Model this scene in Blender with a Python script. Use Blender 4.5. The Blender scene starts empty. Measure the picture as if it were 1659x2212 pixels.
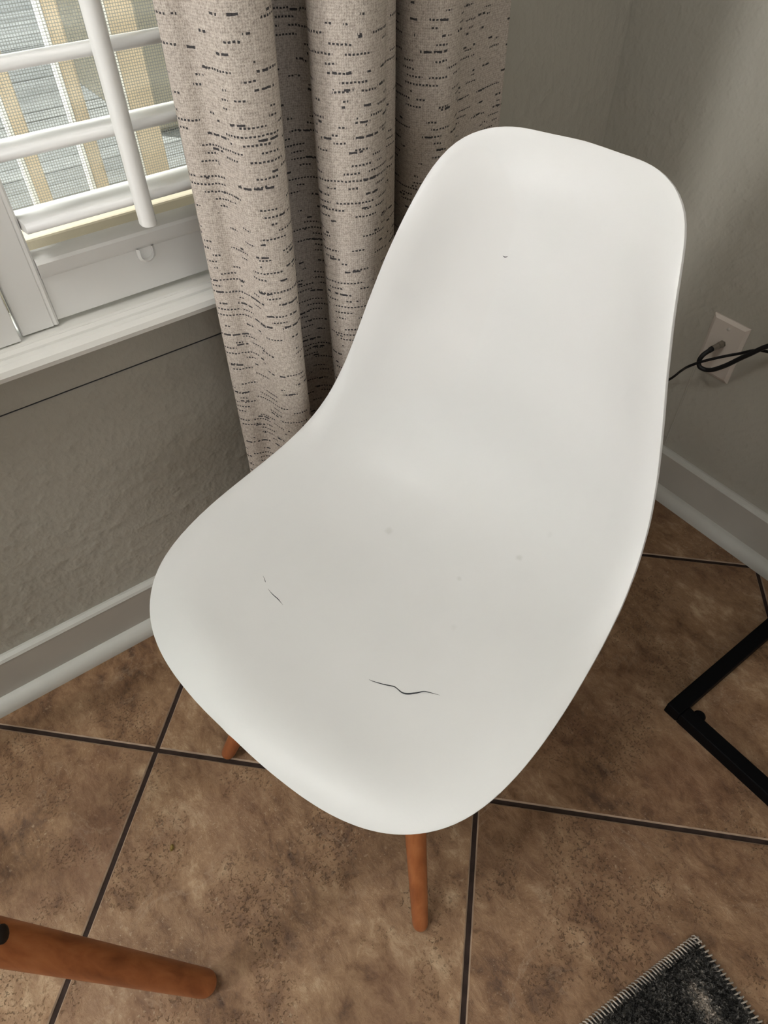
import bpy, bmesh, math, random
import numpy as np
from mathutils import Vector, Matrix
from mathutils.bvhtree import BVHTree

random.seed(7)
S = bpy.context.scene
COL = S.collection
R_ = math.radians

# ------------------------------------------------------------------ camera
cam_d = bpy.data.cameras.new('camera')
cam = bpy.data.objects.new('camera', cam_d)
COL.objects.link(cam)
_r = Vector((0.8058751, -0.5920488, -0.0065995))
_d = Vector((-0.4412221, -0.5930680, -0.6734934))
_f = Vector((0.3948270, 0.5456635, -0.7391637))
_m = Matrix((_r, -_d, -_f)).transposed().to_4x4()
_m.translation = (-1.1172, -0.8503, 1.1)
cam.matrix_world = _m
cam_d.sensor_fit = 'VERTICAL'
cam_d.sensor_height = 36.0
cam_d.lens = 1489.9 / 2212 * 36.0
cam_d.clip_start = 0.02
S.camera = cam

# ------------------------------------------------------------------ sky, lamps, exposure
S.view_settings.view_transform = 'Standard'
S.view_settings.look = 'None'
S.view_settings.gamma = 1.0
S.view_settings.use_curve_mapping = False
S.view_settings.exposure = 0.0

w = bpy.data.worlds.new('overcast_sky')
S.world = w
w.use_nodes = True
w.node_tree.nodes['Background'].inputs[0].default_value = (0.93, 0.97, 1.0, 1)
w.node_tree.nodes['Background'].inputs[1].default_value = 0.5


def area(name, loc, direction, sx, sy, power, color=(1, 1, 1)):
    l = bpy.data.lights.new(name, 'AREA')
    l.shape = 'RECTANGLE'
    l.size, l.size_y, l.energy, l.color = sx, sy, power, color
    o = bpy.data.objects.new(name, l)
    COL.objects.link(o)
    o.location = loc
    o.rotation_euler = Vector(direction).to_track_quat('-Z', 'Y').to_euler()
    return o


# sun high over the yard; daylight through the shuttered window and a glazed door in the left wall; unseen rear and overhead fills added
sun_d = bpy.data.lights.new('sun', 'SUN')
sun_d.energy, sun_d.angle, sun_d.color = 5.0, R_(1.5), (1.0, 0.97, 0.92)
sun = bpy.data.objects.new('sun', sun_d)
COL.objects.link(sun)
sun.rotation_euler = Vector((0.16, -0.20, -0.97)).to_track_quat('-Z', 'Y').to_euler()
area('daylight_glazed_door', (-3.95, -0.28, 1.75), (1, -0.02, -0.32), 0.36, 0.9, 42, (1.0, 0.995, 0.98))
area('daylight_shuttered_window', (-1.45, 0.42, 1.75), (0.1, -1, -0.35), 1.1, 0.8, 230, (1.0, 0.985, 0.97))
area('added_rear_fill', (-2.0, -3.75, 1.7), (0.1, 1, -0.2), 1.6, 1.2, 13, (1.0, 0.985, 0.97))  # added fill from behind the camera; no window known there
area('added_overhead_fill', (-1.85, -0.55, 2.52), (0.0, 0.0, -1), 0.55, 0.55, 15, (1.0, 0.985, 0.955))  # unseen lamp added overhead to lift seat and floor


# ------------------------------------------------------------------ helpers
def tag(o, label=None, cat=None, group=None, kind=None):
    if label: o['label'] = label
    if cat: o['category'] = cat
    if group: o['group'] = group
    if kind: o['kind'] = kind
    return o


def empty(name, loc=(0, 0, 0), rz=0.0, parent=None):
    o = bpy.data.objects.new(name, None)
    o.empty_display_size = 0.05
    COL.objects.link(o)
    o.location = loc
    o.rotation_euler = (0, 0, rz)
    if parent: o.parent = parent
    return o


def link_mesh(name, me, mat=None, parent=None, loc=(0, 0, 0), rot=(0, 0, 0)):
    o = bpy.data.objects.new(name, me)
    COL.objects.link(o)
    if mat and not me.materials: me.materials.append(mat)
    o.location = loc
    o.rotation_euler = rot
    if parent: o.parent = parent
    return o


def finish(name, bm, mat, parent=None, loc=(0, 0, 0), rot=(0, 0, 0), smooth=False, angle=None):
    bmesh.ops.recalc_face_normals(bm, faces=bm.faces)
    me = bpy.data.meshes.new(name)
    bm.to_mesh(me)
    bm.free()
    if smooth:
        for p in me.polygons: p.use_smooth = True
        if angle is not None:
            me.set_sharp_from_angle(angle=R_(angle))
    return link_mesh(name, me, mat, parent, loc, rot)


def add_box(bm, lo, hi, bevel=0.0, seg=2):
    lo, hi = Vector(lo), Vector(hi)
    g = bmesh.ops.create_cube(bm, size=1.0)
    c, d = (lo + hi) / 2, hi - lo
    for v in g['verts']:
        v.co = Vector((v.co.x * d.x, v.co.y * d.y, v.co.z * d.z)) + c
    if bevel > 0:
        es = list({e for v in g['verts'] for e in v.link_edges})
        bmesh.ops.bevel(bm, geom=es, offset=bevel, segments=seg, profile=0.5, affect='EDGES')


def box(name, lo, hi, mat, parent=None, bevel=0.0, seg=2, **k):
    bm = bmesh.new()
    add_box(bm, lo, hi, bevel, seg)
    return finish(name, bm, mat, parent, **k)


def add_tube(bm, pts, rad, n=12, caps=True, round_ends=False):
    """sweep a circle along pts; rad a number or one per point"""
    pts = [Vector(p) for p in pts]
    rr = rad if isinstance(rad, (list, tuple)) else [rad] * len(pts)
    rr = list(rr)
    t0 = (pts[1] - pts[0]).normalized()
    ref = Vector((0, 0, 1)) if abs(t0.z) < 0.9 else Vector((1, 0, 0))
    u = t0.cross(ref).normalized()
    rings = []
    for i, p in enumerate(pts):
        a = pts[max(i - 1, 0)]
        b = pts[min(i + 1, len(pts) - 1)]
        t = (b - a).normalized()
        u = (u - t * u.dot(t)).normalized()
        v = t.cross(u)
        rings.append([bm.verts.new(p + (u * math.cos(2 * math.pi * k / n) + v * math.sin(2 * math.pi * k / n)) * rr[i]) for k in range(n)])
    for r0, r1 in zip(rings, rings[1:]):
        for k in range(n):
            bm.faces.new((r0[k], r0[(k + 1) % n], r1[(k + 1) % n], r1[k]))
    if caps:
        bm.faces.new(rings[0][::-1])
        bm.faces.new(rings[-1])


def add_profile_x(bm, prof, x0, x1):
    """closed (y, z) outline extruded along x"""
    a = [bm.verts.new((x0, y, z)) for y, z in prof]
    b = [bm.verts.new((x1, y, z)) for y, z in prof]
    n = len(prof)
    for k in range(n):
        bm.faces.new((a[k], a[(k + 1) % n], b[(k + 1) % n], b[k]))
    bm.faces.new(a[::-1])
    bm.faces.new(b)


def catmull(pts, n=8):
    P = [np.array(p, float) for p in pts]
    P = [2 * P[0] - P[1]] + P + [2 * P[-1] - P[-2]]
    out = []
    for i in range(1, len(P) - 2):
        for k in range(n):
            t = k / n
            a, b, c, d = P[i - 1:i + 3]
            out.append(0.5 * (2 * b + (c - a) * t + (2 * a - 5 * b + 4 * c - d) * t * t + (3 * b - a - 3 * c + d) * t ** 3))
    out.append(P[-2])
    return out


# ------------------------------------------------------------------ materials
class NT:
    def __init__(s, name, rough=0.5, spec=0.5):
        s.m = bpy.data.materials.new(name)
        s.m.use_nodes = True
        s.t = s.m.node_tree
        s.b = s.t.nodes['Principled BSDF']
        s.b.inputs['Roughness'].default_value = rough
        s.b.inputs['Specular IOR Level'].default_value = spec

    def n(s, typ, **kw):
        nd = s.t.nodes.new(typ)
        for k, v in kw.items(): setattr(nd, k, v)
        return nd

    def lk(s, a, b): s.t.links.new(a, b)

    def val(s, sock, v):
        if isinstance(v, (int, float)): sock.default_value = v
        elif isinstance(v, (tuple, list)): sock.default_value = v
        else: s.lk(v, sock)

    def math(s, op, a, b=0.0, c=0.0):
        nd = s.n('ShaderNodeMath', operation=op)
        for i, v in enumerate((a, b, c)): s.val(nd.inputs[i], v)
        return nd.outputs[0]

    def coord(s, kind='Object'): return s.n('ShaderNodeTexCoord').outputs[kind]

    def mapping(s, vec, scale=(1, 1, 1), loc=(0, 0, 0)):
        nd = s.n('ShaderNodeMapping')
        s.lk(vec, nd.inputs[0])
        nd.inputs['Scale'].default_value = scale
        nd.inputs['Location'].default_value = loc
        return nd.outputs[0]

    def noise(s, vec, scale, detail=4, rough=0.55, dist=0.0, out='Fac'):
        nd = s.n('ShaderNodeTexNoise')
        s.lk(vec, nd.inputs['Vector'])
        nd.inputs['Scale'].default_value = scale
        nd.inputs['Detail'].default_value = detail
        nd.inputs['Roughness'].default_value = rough
        nd.inputs['Distortion'].default_value = dist
        return nd.outputs[out]

    def ramp(s, fac, stops):
        nd = s.n('ShaderNodeValToRGB')
        s.lk(fac, nd.inputs[0])
        el = nd.color_ramp.elements
        while len(el) < len(stops): el.new(0.5)
        for e, (p, c) in zip(el, stops):
            e.position = p
            e.color = (*c, 1) if len(c) == 3 else c
        return nd.outputs[0]

    def mix(s, fac, a, b, mode='MIX'):
        nd = s.n('ShaderNodeMix', data_type='RGBA', blend_type=mode)
        s.val(nd.inputs[0], fac)
        for i, v in ((6, a), (7, b)):
            if isinstance(v, tuple) and len(v) == 3: v = (*v, 1)
            s.val(nd.inputs[i], v)
        return nd.outputs[2]

    def color(s, c):
        if isinstance(c, tuple) and len(c) == 3: c = (*c, 1)
        s.val(s.b.inputs['Base Color'], c)
        return s

    def bump(s, h, strength=0.2, dist=0.002):
        nd = s.n('ShaderNodeBump')
        nd.inputs['Strength'].default_value = strength
        nd.inputs['Distance'].default_value = dist
        s.lk(h, nd.inputs['Height'])
        s.lk(nd.outputs[0], s.b.inputs['Normal'])
        return s


def plain(name, c, rough=0.5, spec=0.5, metal=0.0, var=0.06, scale=8, bump=0.0, bscale=150):
    t = NT(name, rough, spec)
    co = t.coord()
    lo = tuple(v * (1 - var) for v in c)
    hi = tuple(min(1, v * (1 + var)) for v in c)
    t.color(t.ramp(t.noise(co, scale, 3), [(0.3, lo), (0.7, hi)]))
    t.b.inputs['Metallic'].default_value = metal
    if bump: t.bump(t.noise(co, bscale, 2), bump, 0.001)
    return t.m


def mat_wall():
    t = NT('sage_grey_wall_paint', 0.5, 0.35)
    co = t.coord()
    t.color(t.ramp(t.noise(co, 2.5, 3), [(0.3, (0.372, 0.352, 0.301)), (0.7, (0.402, 0.381, 0.327))]))
    h = t.math('ADD', t.math('MULTIPLY', t.noise(co, 95, 3, 0.55), 0.5), t.math('MULTIPLY', t.math('POWER', t.noise(co, 48, 2, 0.5), 3.0), 1.6))
    t.bump(h, 0.5, 0.004)
    return t.m


def mat_shell():
    t = NT('white_moulded_plastic', 0.42, 0.45)
    co = t.coord()
    base = t.ramp(t.noise(co, 5, 4, 0.6), [(0.3, (0.655, 0.651, 0.641)), (0.7, (0.685, 0.681, 0.671))])
    # small grey scuffs at fixed places on the seat
    for (x, y, z, r, f) in SCUFFS:
        d = t.n('ShaderNodeVectorMath', operation='DISTANCE')
        wob = t.n('ShaderNodeVectorMath', operation='ADD')
        nz = t.n('ShaderNodeVectorMath', operation='SCALE')
        t.lk(t.noise(co, 150, 3, out='Color'), nz.inputs[0])
        nz.inputs['Scale'].default_value = r * 1.2
        t.lk(co, wob.inputs[0])
        t.lk(nz.outputs[0], wob.inputs[1])
        t.lk(wob.outputs[0], d.inputs[0])
        d.inputs[1].default_value = (x + r * .6, y + r * .6, z + r * .6)
        mr = t.n('ShaderNodeMapRange', interpolation_type='SMOOTHSTEP')
        t.lk(d.outputs['Value'], mr.inputs[0])
        mr.inputs[1].default_value = r * .3
        mr.inputs[2].default_value = r * 1.3
        mr.inputs[3].default_value = f
        mr.inputs[4].default_value = 0.0
        base = t.mix(mr.outputs[0], base, (0.42, 0.42, 0.38))
    t.color(base)
    t.bump(t.noise(co, 420, 2), 0.10, 0.0006)
    return t.m


def mat_tile():
    t = NT('brown_stone_look_ceramic', 0.42, 0.4)
    co = t.coord()
    rnd = t.n('ShaderNodeObjectInfo').outputs['Random']
    ofs = t.n('ShaderNodeVectorMath', operation='SCALE')
    cmb = t.n('ShaderNodeCombineXYZ')
    t.lk(rnd, cmb.inputs[0]); t.lk(rnd, cmb.inputs[1]); t.lk(rnd, cmb.inputs[2])
    t.lk(cmb.outputs[0], ofs.inputs[0])
    ofs.inputs['Scale'].default_value = 37.0
    ad = t.n('ShaderNodeVectorMath', operation='ADD')
    t.lk(co, ad.inputs[0]); t.lk(ofs.outputs[0], ad.inputs[1])
    v = ad.outputs[0]
    vs_ = t.mapping(v, (1.0, 0.62, 1.0))
    big = t.noise(vs_, 6.5, 12, 0.68, 0.5)
    fine = t.noise(vs_, 48, 10, 0.74, 0.35)
    f = t.math('ADD', t.math('MULTIPLY', big, 0.55), t.math('MULTIPLY', fine, 0.45))
    col = t.ramp(f, [(0.37, (0.075, 0.036, 0.018)), (0.455, (0.195, 0.104, 0.051)), (0.54, (0.30, 0.178, 0.096)), (0.63, (0.50, 0.352, 0.220))])
    # red-brown patches
    red = t.noise(v, 3.1, 5, 0.6, 0.4)
    col = t.mix(t.math('MULTIPLY', t.ramp(red, [(0.5, (0, 0, 0)), (0.66, (1, 1, 1))]), 0.42), col, (0.15, 0.066, 0.036))
    # pale veins
    vein = t.math('ABSOLUTE', t.math('SUBTRACT', t.noise(v, 4.2, 6, 0.62, 1.4), 0.5))
    msk = t.math('MULTIPLY', t.ramp(vein, [(0.0, (1, 1, 1)), (0.014, (0, 0, 0))]), t.ramp(t.noise(v, 6, 2), [(0.5, (0, 0, 0)), (0.62, (1, 1, 1))]))
    col = t.mix(t.math('MULTIPLY', msk, 0.30), col, (0.40, 0.29, 0.20))
    # pits
    pit = t.noise(v, 230, 4, 0.72, 0.2)
    zone = t.ramp(t.noise(v, 9, 3), [(0.48, (0, 0, 0)), (0.6, (1, 1, 1))])
    pm = t.math('MULTIPLY', t.ramp(pit, [(0.57, (0, 0, 0)), (0.64, (1, 1, 1))]), zone)
    col = t.mix(t.math('MULTIPLY', pm, 0.55), col, (0.07, 0.042, 0.028))
    spk = t.ramp(t.noise(v, 190, 3, 0.65), [(0.60, (0, 0, 0)), (0.68, (1, 1, 1))])
    spz = t.ramp(t.noise(v, 8, 3, 0.6), [(0.42, (0, 0, 0)), (0.60, (1, 1, 1))])
    col = t.mix(t.math('MULTIPLY', t.math('MULTIPLY', spk, spz), 0.5), col, (0.46, 0.34, 0.23))
    t.color(col)
    h = t.math('SUBTRACT', t.math('MULTIPLY', fine, 0.8), t.math('MULTIPLY', pm, 0.7))
    t.bump(h, 0.8, 0.004)
    return t.m


def mat_curtain():
    """woven oatmeal cloth; the dashes are short dark weft threads; uv in metres of cloth"""
    t = NT('oatmeal_slub_weave', 0.9, 0.15)
    uv = t.n('ShaderNodeUVMap').outputs[0]
    sep = t.n('ShaderNodeSeparateXYZ')
    t.lk(uv, sep.inputs[0])
    u, v = sep.outputs[0], sep.outputs[1]

    def dashes(pitch, thick, seg, thr, dot, duty, seed):
        vv = t.math('ADD', v, t.math('ADD', t.math('MULTIPLY', t.noise(uv, 9, 2), 0.007), t.math('MULTIPLY', t.noise(uv, 150, 1), 0.0022)))
        q = t.math('DIVIDE', vv, pitch)
        row = t.math('FLOOR', q)
        fr = t.math('FRACT', q)
        wn = t.n('ShaderNodeTexWhiteNoise', noise_dimensions='2D')
        c = t.n('ShaderNodeCombineXYZ')
        t.lk(row, c.inputs[0]); c.inputs[1].default_value = seed
        t.lk(c.outputs[0], wn.inputs['Vector'])
        off = wn.outputs['Value']
        c2 = t.n('ShaderNodeCombineXYZ')
        t.lk(t.math('ADD', t.math('MULTIPLY', u, 1.0 / seg), t.math('MULTIPLY', off, 71.0)), c2.inputs[0])
        t.lk(t.math('MULTIPLY', row, 1.37), c2.inputs[1])
        nz = t.noise(c2.outputs[0], 1.0, 1)
        # the threads come in loose clusters
        cl = t.noise(t.mapping(uv, (7, 16, 1), (seed, 0, 0)), 1.0, 2)
        on = t.math('GREATER_THAN', t.math('ADD', nz, t.math('MULTIPLY', t.math('SUBTRACT', cl, 0.5), 0.35)), thr)
        line = t.math('LESS_THAN', t.math('ABSOLUTE', t.math('SUBTRACT', fr, 0.5)), thick / pitch / 2)
        du = t.math('FRACT', t.math('ADD', t.math('DIVIDE', u, dot), t.math('MULTIPLY', off, 9.0)))
        dots = t.math('LESS_THAN', du, duty)
        return t.math('MULTIPLY', t.math('MULTIPLY', on, line), dots)

    a = dashes(0.0080, 0.0019, 0.030, 0.55, 0.0040, 0.62, 3.0)
    b = dashes(0.0150, 0.0023, 0.024, 0.59, 0.0115, 0.80, 11.0)
    m = t.math('MAXIMUM', a, b)
    wa = t.n('ShaderNodeTexWave', wave_type='BANDS', bands_direction='X')
    t.lk(uv, wa.inputs['Vector']); wa.inputs['Scale'].default_value = 130; wa.inputs['Distortion'].default_value = 6.0; wa.inputs['Detail Scale'].default_value = 3
    wb = t.n('ShaderNodeTexWave', wave_type='BANDS', bands_direction='Y')
    t.lk(uv, wb.inputs['Vector']); wb.inputs['Scale'].default_value = 120; wb.inputs['Distortion'].default_value = 6.0; wb.inputs['Detail Scale'].default_value = 3
    weave = t.math('ADD', t.math('MULTIPLY', wa.outputs['Fac'], 0.5), t.math('MULTIPLY', wb.outputs['Fac'], 0.5))
    g = t.math('ADD', t.math('MULTIPLY', weave, 0.25), t.math('MULTIPLY', t.noise(t.mapping(uv, (1.0, 0.75, 1)), 300, 4, 0.7), 0.85))
    cloth = t.ramp(g, [(0.34, (0.28, 0.235, 0.20)), (0.56, (0.52, 0.46, 0.40)), (0.78, (0.70, 0.64, 0.57))])
    # broad slightly pinker and greyer areas
    cloth = t.mix(t.math('MULTIPLY', t.noise(uv, 14, 2), 0.35), cloth, (0.45, 0.39, 0.36))
    t.color(t.mix(t.math('MULTIPLY', m, 0.93), cloth, (0.030, 0.030, 0.036)))
    t.bump(t.math('SUBTRACT', g, t.math('MULTIPLY', m, 0.4)), 0.5, 0.002)
    return t.m


def mat_wood(name, dark, mid, light):
    t = NT(name, 0.42, 0.4)
    co = t.coord()
    st = t.noise(t.mapping(co, (60, 60, 4)), 1.0, 6, 0.6, 0.4)
    br = t.noise(co, 9, 3)
    f = t.math('ADD', t.math('MULTIPLY', st, 0.7), t.math('MULTIPLY', br, 0.3))
    t.color(t.ramp(f, [(0.32, dark), (0.5, mid), (0.68, light)]))
    t.bump(st, 0.08, 0.001)
    return t.m


def mat_screen():
    """open wire cloth: the gaps are really open"""
    t = NT('grey_insect_screen', 0.6, 0.3)
    co = t.coord()
    sep = t.n('ShaderNodeSeparateXYZ')
    t.lk(co, sep.inputs[0])
    fx = t.math('FRACT', t.math('MULTIPLY', sep.outputs[0], 1 / 0.0032))
    fz = t.math('FRACT', t.math('MULTIPLY', sep.outputs[2], 1 / 0.0032))
    wire = t.math('MAXIMUM', t.math('LESS_THAN', fx, 0.26), t.math('LESS_THAN', fz, 0.26))
    t.color((0.34, 0.34, 0.33))
    t.lk(t.math('MULTIPLY', wire, 0.75), t.b.inputs['Alpha'])
    return t.m


def mat_glass():
    t = NT('window_glass', 0.03, 0.5)
    tr = t.n('ShaderNodeBsdfTransparent')
    tr.inputs[0].default_value = (0.95, 0.97, 0.96, 1)
    gl = t.n('ShaderNodeBsdfGlossy')
    gl.inputs['Roughness'].default_value = 0.04
    fr = t.n('ShaderNodeFresnel')
    fr.inputs[0].default_value = 1.45
    mx = t.n('ShaderNodeMixShader')
    t.lk(t.math('MULTIPLY', fr.outputs[0], 0.6), mx.inputs[0])
    t.lk(tr.outputs[0], mx.inputs[1]); t.lk(gl.outputs[0], mx.inputs[2])
    t.lk(mx.outputs[0], t.t.nodes['Material Output'].inputs[0])
    return t.m


def mat_planks():
    t = NT('weathered_grey_deck_wood', 0.8, 0.2)
    co = t.coord()
    rnd = t.n('ShaderNodeObjectInfo').outputs['Random']
    st = t.noise(t.mapping(co, (1.5, 40, 40)), 1.0, 6, 0.65, 0.6)
    blot = t.noise(co, 3.0, 4, 0.6)
    f = t.math('ADD', t.math('MULTIPLY', st, 0.5), t.math('ADD', t.math('MULTIPLY', blot, 0.35), t.math('MULTIPLY', rnd, 0.2)))
    t.color(t.ramp(f, [(0.3, (0.17, 0.18, 0.18)), (0.55, (0.33, 0.345, 0.345)), (0.8, (0.52, 0.54, 0.53))]))
    return t.m


def mat_rug():
    t = NT('charcoal_heather_pile', 0.95, 0.05)
    co = t.coord()
    n1 = t.noise(co, 170, 3, 0.7)
    n2 = t.noise(t.mapping(co, (8, 5, 1)), 1.0, 3, 0.5, 0.8)
    f = t.math('ADD', t.math('MULTIPLY', n1, 0.6), t.math('MULTIPLY', n2, 0.4))
    # one worn pale fleck in the pattern, near the corner
    d = t.n('ShaderNodeVectorMath', operation='LENGTH')
    t.lk(t.mapping(co, (1 / 0.020, 1 / 0.048, 0), (-0.052 / 0.020, -0.062 / 0.048, 0)), d.inputs[0])
    fl = t.n('ShaderNodeMapRange', interpolation_type='SMOOTHSTEP')
    t.lk(d.outputs['Value'], fl.inputs[0])
    fl.inputs[1].default_value, fl.inputs[2].default_value, fl.inputs[3].default_value, fl.inputs[4].default_value = 0.2, 1.2, 0.16, 0.0
    f = t.math('ADD', f, fl.outputs[0])
    t.color(t.ramp(f, [(0.36, (0.016, 0.016, 0.016)), (0.47, (0.05, 0.048, 0.045)), (0.56, (0.14, 0.132, 0.12)), (0.66, (0.42, 0.36, 0.30))]))
    return t.m


M = {}
# places are in the chair's own frame (x forward, y to its left, z up), metres
SCUFFS = [(-0.3039, -0.0607, 0.4405, 0.0055, 0.30), (-0.3593, 0.0944, 0.461, 0.0042, 0.34), (-0.3028, 0.0511, 0.4394, 0.0032, 0.28), (-0.2443, 0.0873, 0.4394, 0.0042, 0.14), (-0.3914, 0.111, 0.4874, 0.004, 0.12)]
# x, y, z and relative width along each split in the plastic (the last is a hair); greatest width
CRACKS_HAIR = [
    ([(-0.1318, 0.0607, 0.4438, 0.03), (-0.133, 0.0655, 0.4438, 0.3), (-0.1379, 0.0768, 0.4439, 0.55), (-0.1426, 0.0856, 0.444, 0.6), (-0.143, 0.0903, 0.4443, 0.5), (-0.1427, 0.0968, 0.4448, 0.7), (-0.1452, 0.1023, 0.445, 1.0), (-0.1523, 0.1089, 0.4451, 0.8), (-0.1582, 0.1133, 0.4452, 0.55), (-0.161, 0.1184, 0.4455, 0.4), (-0.1652, 0.129, 0.4466, 0.03)], 0.0019),
    ([(-0.1409, -0.106, 0.4456, 0.05), (-0.1395, -0.099, 0.4452, 0.6), (-0.1391, -0.0939, 0.4448, 0.9), (-0.139, -0.0875, 0.4444, 1.0), (-0.1381, -0.0819, 0.4442, 0.5), (-0.1373, -0.0772, 0.444, 0.03)], 0.0009),
    ([(-0.1493, -0.1238, 0.4468, 0.05), (-0.1477, -0.1198, 0.4465, 0.5), (-0.1458, -0.1161, 0.4462, 0.8), (-0.1450, -0.1148, 0.4461, 0.1)], 0.0007),
    ([(-0.4751, -0.049, 0.7437, 0.2), (-0.4752, -0.0472, 0.7428, 1.0), (-0.4756, -0.0452, 0.7433, 0.8), (-0.4761, -0.044, 0.7445, 0.2)], 0.0008)]
M['wall'] = mat_wall()
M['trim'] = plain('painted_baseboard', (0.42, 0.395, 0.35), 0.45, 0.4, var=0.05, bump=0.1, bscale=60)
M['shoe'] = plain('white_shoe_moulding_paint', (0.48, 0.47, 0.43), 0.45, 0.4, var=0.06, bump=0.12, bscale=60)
M['sill'] = plain('white_sill_paint', (0.74, 0.73, 0.69), 0.45, 0.4, var=0.02)
M['shutter'] = plain('white_shutter_paint', (0.80, 0.795, 0.775), 0.4, 0.45, var=0.02)
M['ceiling'] = plain('white_ceiling_paint', (0.75, 0.74, 0.71), 0.8, 0.2, var=0.02)
M['farwall'] = plain('pale_far_wall_paint', (0.55, 0.54, 0.50), 0.7, 0.3, var=0.03)
M['shell'] = mat_shell()
M['crack_hair'] = plain('dark_crack_hair', (0.045, 0.047, 0.052), 0.8, 0.1)
M['tile'] = mat_tile()
M['tile_edge'] = plain('worn_tile_edge', (0.30, 0.21, 0.145), 0.6, 0.3, var=0.25, scale=40)
M['grout'] = plain('dark_brown_grout', (0.036, 0.024, 0.020), 0.9, 0.1, var=0.25, scale=60, bump=0.3)
M['curtain'] = mat_curtain()
M['wood'] = mat_wood('orange_brown_beech', (0.20, 0.058, 0.018), (0.34, 0.110, 0.036), (0.44, 0.165, 0.06))
M['screen'] = mat_screen()
M['glass'] = mat_glass()
M['vinyl'] = plain('cream_window_frame', (0.56, 0.50, 0.385), 0.6, 0.3, var=0.05, bump=0.2, bscale=220)
M['plank'] = mat_planks()
M['tanpost'] = plain('tan_painted_wood', (0.60, 0.50, 0.37), 0.7, 0.25, var=0.12, scale=12)
M['whiteout'] = plain('white_outdoor_paint', (0.82, 0.82, 0.80), 0.6, 0.3, var=0.03)
M['black'] = plain('black_powder_coat', (0.0025, 0.0025, 0.003), 0.55, 0.08, var=0.1)
M['cable'] = plain('black_cable_jacket', (0.007, 0.007, 0.008), 0.5, 0.3, var=0.1)
M['nickel'] = plain('dull_nickel', (0.30, 0.27, 0.23), 0.38, 0.5, metal=0.8)
M['screw'] = plain('painted_screw', (0.75, 0.73, 0.70), 0.3, 0.5, metal=0.6)
M['plate'] = plain('putty_wall_plate', (0.56, 0.50, 0.445), 0.45, 0.4, var=0.02)
M['rug'] = mat_rug()
M['rugback'] = plain('dark_rug_ground', (0.032, 0.031, 0.03), 0.95, 0.05, var=0.3, scale=200)
M['stitch'] = plain('pale_binding_yarn', (0.42, 0.37, 0.32), 0.9, 0.1, var=0.35, scale=60)
M['darkbolt'] = plain('dark_bronze_bolt', (0.035, 0.028, 0.024), 0.4, 0.5, metal=0.7)
M['tabletop'] = plain('white_table_top', (0.78, 0.775, 0.75), 0.4, 0.4, var=0.02)
M['crumb'] = plain('olive_brown_crumb', (0.20, 0.14, 0.045), 0.8, 0.1, var=0.3, scale=300)
M['soil'] = plain('yard_soil', (0.20, 0.19, 0.16), 0.9, 0.1, var=0.2)

# ------------------------------------------------------------------ room shell
XL, YB, ZC = -3.8, -3.6, 2.55        # left wall, wall behind the camera, ceiling
WX0, WX1, WZ0, WZ1 = -1.98, -0.60, 0.60, 2.12   # window opening
T = 0.14


def structure(o):
    o['kind'] = 'structure'
    return o


def wall_with_hole(name, axis, lo, hi, plane0, plane1, hole, mat):
    """four boxes round an opening, one mesh; axis = running axis"""
    bm = bmesh.new()
    (a0, a1, z0, z1) = hole
    spans = [(lo, a0, 0, ZC), (a1, hi, 0, ZC), (a0, a1, 0, z0), (a0, a1, z1, ZC)]
    for s0, s1, b0, b1 in spans:
        if axis == 'x': add_box(bm, (s0, plane0, b0), (s1, plane1, b1))
        else: add_box(bm, (plane0, s0, b0), (plane1, s1, b1))
    return structure(finish(name, bm, mat))


wall_with_hole('wall_back', 'x', XL, T, 0, T, (WX0, WX1, WZ0, WZ1), M['wall'])
structure(box('wall_right', (0, YB, 0), (T, 0, ZC), M['wall']))
wall_with_hole('wall_left', 'y', YB, 0, XL - T, XL, (-2.55, -0.06, 0.15, 2.3), M['farwall'])
wall_with_hole('wall_front', 'x', XL, T, YB - T, YB, (-2.9, -1.1, 0.9, 2.3), M['farwall'])  # opening made for the added rear fill light
structure(box('ceiling', (XL - T, YB - T, ZC), (T, T, ZC + 0.1), M['ceiling']))

# floor: a grout bed with every tile its own part
floor = structure(box('floor', (XL, YB, -0.06), (0, 0, -0.0025), M['grout']))


def clip(poly, axis, lim, keep_less):
    out = []
    n = len(poly)
    for i in range(n):
        p, q = poly[i], poly[(i + 1) % n]
        ip = (p[axis] <= lim) if keep_less else (p[axis] >= lim)
        iq = (q[axis] <= lim) if keep_less else (q[axis] >= lim)
        if ip: out.append(p)
        if ip != iq:
            t = (lim - p[axis]) / (q[axis] - p[axis])
            out.append((p[0] + t * (q[0] - p[0]), p[1] + t * (q[1] - p[1])))
    return out


SA, SB = 0.7620, 0.7430            # joint pitch of x+y and of y-x
A0, B0 = -1.3848, 0.9020           # one joint of each family, read off the floor
GR = 0.0068 * math.sqrt(2) / 2     # half a joint


def to_xy(a, b): return ((a - b) / 2, (a + b) / 2)


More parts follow.
